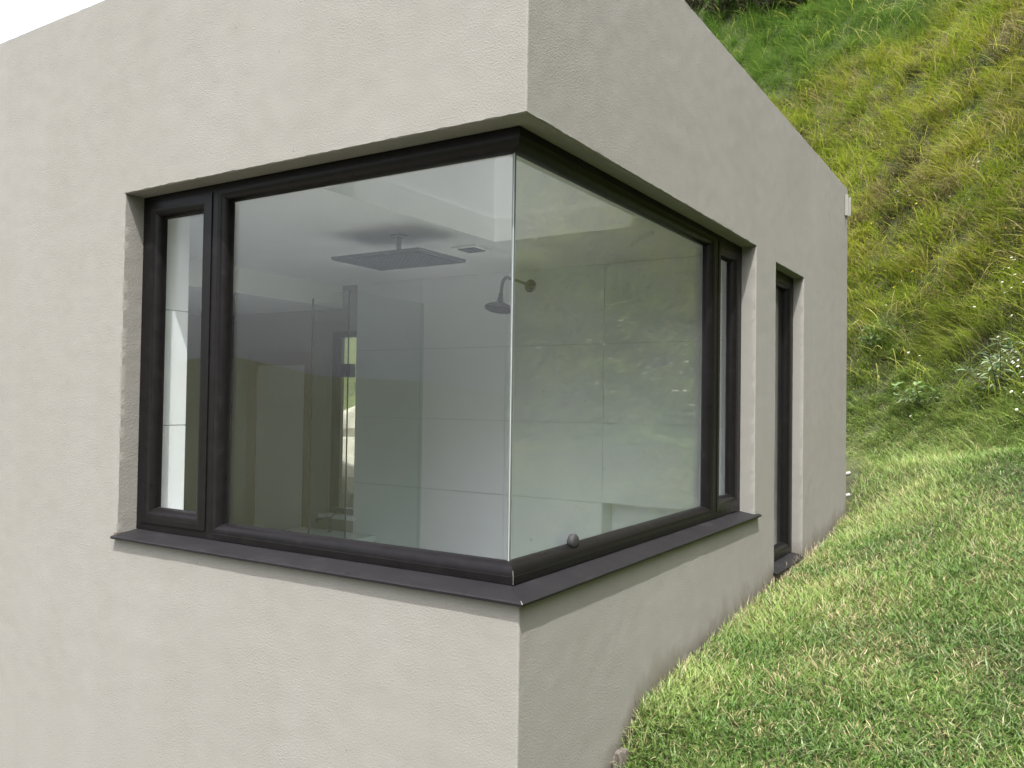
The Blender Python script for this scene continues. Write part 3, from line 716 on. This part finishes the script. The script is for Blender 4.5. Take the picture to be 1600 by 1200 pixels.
# ---- mown lawn
def lawn(n, reg, lmul, name, near, pw, seg):
    p = scatter(n, *reg, near=near, pw=pw); x, y = p.T; d, _, _ = base_dist(x, y)
    keep = (d < 1.3 * RNG.random(n) ** 1.3) & ~in_house(x, y, -.004) & ~((x < -1.0) & (y > -1.6) & (y < 3)); x = x[keep]; y = y[keep]; n = len(x)
    P = np.stack([x, y, H(x, y) - .004], 1)
    lush = np.clip((fbm(x * 1.0, y * 1.0, 1.3) - .5) * 2.3 + .52, 0, 1); lush2 = vnoise(x, y, 5.0)
    wallz = np.exp(-np.maximum(x, 0) / .35)
    L = (1 + 1.6 * sstep(-.5, 1.0, d[keep])) * (.030 + .030 * RNG.random(n) ** 1.4) * (.75 + .7 * lush) * lmul * (1 + .25 * wallz)
    dry = np.clip(1.7 * (fbm(x + 31, y + 7, 1.1) - .45) + .9 * (vnoise(x + 5, y, 6.) - .6) + .30 * RNG.random(n), 0, 1)
    green = pal(np.clip(.55 * lush + .25 * lush2 + .25 * RNG.random(n), 0, 1), (.034, .085, .014), (.092, .175, .034), (.168, .258, .064), (.262, .335, .118))
    straw = pal(RNG.random(n), (.20, .17, .075), (.33, .29, .15), (.42, .37, .22))
    isdry = (RNG.random(n) < .10 + .50 * dry ** 1.3)
    C = np.where(isdry[:, None], straw, green * (1 + .25 * dry[:, None] * np.array([1.3, .9, .6])))
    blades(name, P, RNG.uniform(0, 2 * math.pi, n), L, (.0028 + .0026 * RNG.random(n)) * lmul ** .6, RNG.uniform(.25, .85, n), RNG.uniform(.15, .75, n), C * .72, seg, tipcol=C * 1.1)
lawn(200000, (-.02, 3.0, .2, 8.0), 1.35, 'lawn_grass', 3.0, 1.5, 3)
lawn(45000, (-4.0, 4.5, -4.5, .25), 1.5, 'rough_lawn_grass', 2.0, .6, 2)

# straw wisps and roots along the foot of the wall
n = 1100; y = RNG.uniform(.55, 5.05, n); x = .004 + np.abs(RNG.normal(0, .022, n)); P = np.stack([x, y, H(x, y) - .005], 1)
blades('dry_wall_edge_grass', P, RNG.uniform(-math.pi, math.pi, n), RNG.uniform(.05, .13, n), RNG.uniform(.002, .0045, n), RNG.uniform(.2, .8, n), RNG.uniform(0, .5, n),
       pal(RNG.random(n), (.05, .038, .025), (.16, .12, .07), (.36, .31, .21), (.48, .44, .33)), 3)
# coarser weed tufts standing in the lawn
N = 260; p = scatter(N, .05, 2.6, .6, 7.0, 2.8, 1.2); x, y = p.T; k = base_dist(x, y)[0] < .3; x, y = x[k], y[k]; N = len(x); idx = np.repeat(np.arange(N), 16); n = len(idx)
bx = x[idx] + RNG.normal(0, .035, n); by = y[idx] + RNG.normal(0, .035, n); k = bx > .01; bx, by, idx = bx[k], by[k], idx[k]; n = len(idx); tone = RNG.random(N)[idx]
blades('lawn_weed_tufts', np.stack([bx, by, H(bx, by) - .005], 1), RNG.uniform(0, 6.28, n), RNG.uniform(.06, .125, n), RNG.uniform(.004, .008, n), RNG.uniform(.3, .8, n), RNG.uniform(.3, .9, n),
       pal(.7 * tone + .3 * RNG.random(n), (.030, .075, .014), (.075, .140, .035), (.150, .200, .085), (.22, .26, .14)), 3)
# brown bits lying in the lawn (clippings and leaves)
n = 420; x = RNG.uniform(.05, 2.4, n); y = RNG.uniform(.7, 5.5, n); d, _, _ = base_dist(x, y); k = d < 0; x = x[k]; y = y[k]; n = len(x)
P = np.stack([x, y, H(x, y) + .022 + .015 * RNG.random(n)], 1)
blades('lawn_clippings', P, RNG.uniform(0, 6.28, n), RNG.uniform(.03, .09, n), RNG.uniform(.003, .006, n), RNG.uniform(.93, .99, n), RNG.uniform(.05, .3, n), pal(RNG.random(n), (.30, .23, .12), (.50, .43, .28)), 2)

# ---- long grass on the bank
def tufts(name, nt_, reg, near, pw, nb, lmul, dmin=.0, seg=4, wmul=1.0):
    p = scatter(nt_, *reg, near=near, pw=pw); x, y = p.T; d, nx_, ny_ = base_dist(x, y)
    k = (d > dmin) & (d < 14) & ~in_house(x, y, -.3); x, y, d = x[k], y[k], d[k]; N = len(x)
    e = .15; gxs = (H(x + e, y) - H(x - e, y)); gys = (H(x, y + e) - H(x, y - e)); daz = np.arctan2(-gys, -gxs)
    # sort of growth per tuft
    a = fbm(x + 3, y + 40, .55); b = vnoise(x * 1. + 70, y, 1.5); c = RNG.random(N)
    crest = sstep(5.2, 6.0, d + .5 * (vnoise(x, y, .8) - .5)) * sstep(.6, -.6, x)
    dryp = np.clip((a - .52) * 2.6 + (b - .5) * 1.1 - crest * 1.2 + .12 * (sstep(1.5, 4, d)), 0, 1)
    kind_ = np.where(c < .06 + .45 * dryp, 2, np.where(c < .26 + .55 * dryp, 1, 0))
    kind_ = np.where((d < 2.2) & (kind_ > 0) & (RNG.random(N) < .7), 0, kind_)
    dark = (vnoise(x + 11, y + 23, 2.1) > .76) & (crest < .3) & (RNG.random(N) < .6)
    idx = np.repeat(np.arange(N), nb); n = len(idx); kk = kind_[idx]
    r = np.abs(RNG.normal(0, .085, n)) * lmul; th = RNG.uniform(0, 6.28, n); bx = x[idx] + r * np.cos(th); by = y[idx] + r * np.sin(th)
    P = np.stack([bx, by, H(bx, by) - .03], 1)
    tl = RNG.uniform(.6, 1.3, N)[idx]
    L = np.choose(kk, [.30, .40, .36]) * tl * RNG.uniform(.5, 1.15, n) * lmul * (.38 + .77 * sstep(0, 2.0, d))[idx]
    az = daz[idx] + RNG.normal(0, .75, n) + RNG.normal(0, .4, N)[idx]
    lush = np.clip(.45 * c + .55 * vnoise(x + 2, y + 90, .9), 0, 1)[idx] * .75 + .25 * RNG.random(n)
    G = pal(lush, (.042, .085, .009), (.115, .180, .016), (.210, .275, .026), (.310, .350, .042))
    Yl = pal(lush, (.140, .165, .020), (.240, .255, .032), (.360, .345, .060))
    D = pal(RNG.random(n) * .6 + .4 * c[idx], (.090, .070, .038), (.215, .175, .090), (.38, .32, .175), (.50, .44, .26))
    C = np.where((kk == 0)[:, None], G, np.where((kk == 1)[:, None], Yl, D))
    mixin = RNG.random(n) < .14; C = np.where(mixin[:, None], D * .9, C)
    cr = crest[idx][:, None]; C = C * (1 - cr) + cr * pal(lush, (.045, .095, .016), (.09, .165, .030), (.15, .23, .05))
    lo = (1 - sstep(.4, 2.0, d))[idx][:, None] * .8; C = C * (1 - lo) + lo * pal(lush, (.060, .120, .022), (.125, .205, .045), (.205, .285, .085), (.30, .34, .13))
    C = np.where((dark & (d > 1.2))[idx][:, None], pal(RNG.random(n), (.028, .030, .016), (.060, .060, .028), (.14, .12, .075)), C)
    blades(name, P, az, L, RNG.uniform(.006, .0125, n) * wmul * lmul ** .3, RNG.uniform(.25, .75, n), RNG.uniform(.45, 1.15, n), C, seg)
tufts('bank_grass', 13500, (-5.5, 3.0, 3.4, 18), 7.5, .8, 22, 1.0, seg=3)
tufts('bank_grass_beyond', 2600, (1.5, 12, -3, 14), 5.0, .9, 18, 1.25, seg=3, wmul=1.3)
tufts('bank_grass_rear', 900, (-16, -2, 7.5, 18), 9.0, .6, 18, 1.5, seg=3, wmul=1.5)

# ---- weeds with small leaves scattered in the bank, and flower heads
def flowers(name, n, reg, col, size, stalk, dmn, dmx, cluster=None):
    x = RNG.uniform(reg[0], reg[1], n); y = RNG.uniform(reg[2], reg[3], n)
    if cluster is not None:
        ci = RNG.integers(0, len(cluster), n); x = np.array(cluster)[ci, 0] + RNG.normal(0, .35, n); y = np.array(cluster)[ci, 1] + RNG.normal(0, .35, n)
    d, _, _ = base_dist(x, y); k = (d > dmn) & (d < dmx); x, y = x[k], y[k]; V = []; F = []; C = []
    for xx, yy in zip(x, y):
        z = H1(xx, yy); h = stalk * random.uniform(.6, 1.2); s = size * random.uniform(.7, 1.25); ox = random.uniform(-.06, .02); oy = random.uniform(-.06, .02)
        # stalk
        b0 = len(V); V += [(xx - .002, yy, z), (xx + .002, yy, z), (xx + ox + .0015, yy + oy, z + h), (xx + ox - .0015, yy + oy, z + h)]; F += [(b0, b0 + 1, b0 + 2), (b0, b0 + 2, b0 + 3)]; C += [(.09, .13, .03)] * 4
        c = Vector((xx + ox, yy + oy, z + h)); nrm = Vector((random.uniform(-.7, .0), random.uniform(-.7, -.1), .8)).normalized(); a = nrm.orthogonal().normalized(); b = nrm.cross(a)
        for q_ in range(9):
            an = q_ / 9 * 6.283; p1 = c + (a * math.cos(an - .3) + b * math.sin(an - .3)) * s * .75 + nrm * .002; p2 = c + (a * math.cos(an) + b * math.sin(an)) * s - nrm * .003; p3 = c + (a * math.cos(an + .3) + b * math.sin(an + .3)) * s * .75 + nrm * .002
            b0 = len(V); V += [c + nrm * .004, p1, p2, p3]; F += [(b0, b0 + 1, b0 + 2), (b0, b0 + 2, b0 + 3)]; C += [tuple(np.array(col) * .8)] + [col] * 3
    me = np_mesh(name, np.array([tuple(v) for v in V]), np.array(F)); at = me.attributes.new('tint', 'FLOAT_COLOR', 'POINT')
    at.data.foreach_set('color', np.array([(*c, 1) for c in C], np.float32).ravel()); return link(name, me, 'petal', kind='stuff')
flowers('white_wild_flowers', 520, (1.0, 4.6, 2.4, 8), (.70, .68, .62), .0125, .26, .5, 3.4)
flowers('pale_wild_flowers', 70, (-2.2, 2.6, 4.5, 12), (.70, .67, .60), .014, .26, .5, 7)
flowers('yellow_wild_flowers', 40, (-2, 2, 6, 12), (.62, .52, .03), .014, .30, 1.0, 8, [(0.2, 9.2), (.9, 8.4), (1.2, 9.6), (-.4, 9.9)])

# ---- leafy plants: leaf cards of real leaf size on stems
def leafy(name, root, stems, leaf, cols, label, cat, group=None, spread=.35, height=.5, per=26, wide=.4):
    t = thing(name, label, cat, root, group); V = []; F = []; C = []; bm = bmesh.new()
    for s in range(stems):
        an = random.uniform(0, 6.283); sp = spread * random.uniform(.3, 1); hh = height * random.uniform(.65, 1.1)
        pts = [Vector((0, 0, -.05)) + Vector((math.cos(an) * sp * f ** 1.3, math.sin(an) * sp * f ** 1.3, hh * f)) for f in (0, .33, .66, 1)]
        tube(bm, pts, [.012 * height + .002, .009 * height + .002, .006 * height + .001, .002], 5)
        for k in range(per):
            f = random.uniform(.15, 1.02); i = min(2, int(f * 3)); q_ = min(1, f * 3 - i); c = pts[i].lerp(pts[i + 1], q_)
            a = random.uniform(0, 6.283); e = random.uniform(-.3, .9); dvx = Vector((math.cos(a) * math.cos(e), math.sin(a) * math.cos(e), math.sin(e))); L_ = leaf * random.uniform(.55, 1.2)
            sdv = dvx.cross(Vector((random.uniform(-.4, .4), random.uniform(-.4, .4), 1))).normalized() * L_ * wide * .5; c = c + dvx * L_ * .15
            mid = c + dvx * L_ * .5; tip = c + dvx * L_ - Vector((0, 0, L_ * .22)); b0 = len(V); V += [c, mid + sdv, tip, mid - sdv]; F += [(b0, b0 + 1, b0 + 2), (b0, b0 + 2, b0 + 3)]
            C += [tuple(np.array(random.choice(cols)) * random.uniform(.75, 1.2))] * 4
    bmo('stems', bm, 'bark', t)
    me = np_mesh('leaves', np.array([tuple(v) for v in V]), np.array(F)); at = me.attributes.new('tint', 'FLOAT_COLOR', 'POINT'); at.data.foreach_set('color', np.array([(*c, 1) for c in C], np.float32).ravel())
    link('foliage', me, 'leaf', t); return t
def at_px(px, py, dlo=6.0, dhi=60.0):
    """first point of the terrain along a sight line measured in the photograph (used only to find where plants stand)"""
    r = (fwd + right * ((px - 800) / 1305.94) + up * ((600 - py) / 1305.94)).normalized(); t = dlo
    ts = np.arange(dlo, dhi, .05); P = np.array(CAM)[None] + ts[:, None] * np.array(r)[None]; hz = H(P[:, 0], P[:, 1]); k = np.nonzero(P[:, 2] < hz)[0]
    if len(k) == 0: return None
    return P[k[0]]

tp = at_px(1562, 622)
leafy('thistle_plant', (tp[0], tp[1], H1(tp[0], tp[1]) - .02), 10, .10, [(.16, .21, .12), (.21, .26, .16), (.11, .17, .08)], 'pale grey green thistle standing low on the grassy bank', 'plant', None, .34, .52, 34, .22)
# long arching stalks that stand out of the bank grass
n = 5200; p = scatter(n, -5.0, 3.0, 4.0, 17, 7.0, .9); x, y = p.T; d, _, _ = base_dist(x, y); k = (d > .9) & (d < 9) & ~in_house(x, y, -.3); x, y, d = x[k], y[k], d[k]; n = len(x)
e = .15; daz = np.arctan2(-(H(x, y + e) - H(x, y - e)), -(H(x + e, y) - H(x - e, y)))
blades('bank_stalks', np.stack([x, y, H(x, y) + .02], 1), daz + RNG.normal(0, .9, n), RNG.uniform(.3, .62, n), RNG.uniform(.007, .013, n), RNG.uniform(.3, .8, n), RNG.uniform(.5, 1.2, n),
       pal(np.clip(.75 * vnoise(x + 50, y, 1.1) + .35 * RNG.random(n), 0, 1), (.13, .22, .02), (.27, .34, .045), (.40, .40, .08), (.48, .42, .21)), 5)
# ---- shrubs along the crest of the bank
DG = [(.020, .030, .012), (.032, .045, .018), (.055, .070, .030), (.075, .065, .040)]
for (px_, py_, hh, lb) in ((1085, 26, 1.8, 'tall dark shrub on the crest of the bank nearest the roof edge'), (1125, 38, 1.4, 'dark leafy shrub on the bank crest, second from the roof edge'),
                           (1165, 32, 1.5, 'dark leafy shrub on the bank crest, third from the roof edge'), (1205, 34, 1.3, 'dark leafy shrub on the bank crest, fourth from the roof edge'),
                           (1245, 24, 1.2, 'dark leafy shrub on the bank crest, fifth from the roof edge'), (1285, 12, 1.0, 'small dark shrub at the outer end of the crest shrubs')):
    p_ = at_px(px_, py_)
    if p_ is not None:
        leafy('shrub', (p_[0], p_[1], H1(p_[0], p_[1]) - .05), 16, .085, DG, lb, 'shrub', 'shrubs along the crest of the bank', .8, hh, 110, .45)
# broad-leaved weeds in the bank and lawn
WG = [(.06, .12, .03), (.10, .17, .05), (.15, .20, .09)]
for k, (px_, py_, hh, lb) in enumerate(((1210, 75, .45, 'bright green leafy weed clump under the crest shrubs'), (1440, 640, .28, 'leafy weed clump where the lawn meets the bank'),
                             (1365, 545, .3, 'pale leafy weed clump low on the bank beside the house corner'), (1545, 120, .4, 'dark leafy weed clump high on the bank'))):
    p_ = at_px(px_, py_)
    if p_ is not None:
        leafy('weed_clump', (p_[0], p_[1], H1(p_[0], p_[1]) - .03), 9, .09, WG, lb, 'weed', None, .3, hh, 24, .35)
# ---- boulders in the yard behind the vanity window
def boulder(loc, r, label, seed):
    bm = bmesh.new(); bmesh.ops.create_icosphere(bm, subdivisions=3, radius=1); off = Vector((seed * 3.1, seed * 1.7, seed))
    for v in bm.verts:
        n_ = mnoise.noise(v.co * 1.3 + off) * .45 + mnoise.noise(v.co * 3.5 + off) * .14; v.co = v.co * (1 + n_)
        v.co = Vector((v.co.x * r[0] + loc[0], v.co.y * r[1] + loc[1], v.co.z * r[2] + loc[2]))
    o = bmo('boulder', bm, 'rock'); tag(o, label, 'boulder', 'boulders in the yard behind the house'); return o
boulder((-4.55, 4.4, .45), (.75, .5, .55), 'broad grey boulder low behind the rear bathroom window', 1)
boulder((-3.75, 4.7, .55), (.5, .45, .45), 'round grey boulder beside the broad one behind the rear window', 2)
boulder((-4.35, 4.85, 1.15), (.5, .4, .42), 'upper grey boulder resting on the broad one behind the rear window', 3)
boulder((-5.3, 4.8, .6), (.55, .5, .6), 'tall grey boulder at the outer end of the rear yard rocks', 4)
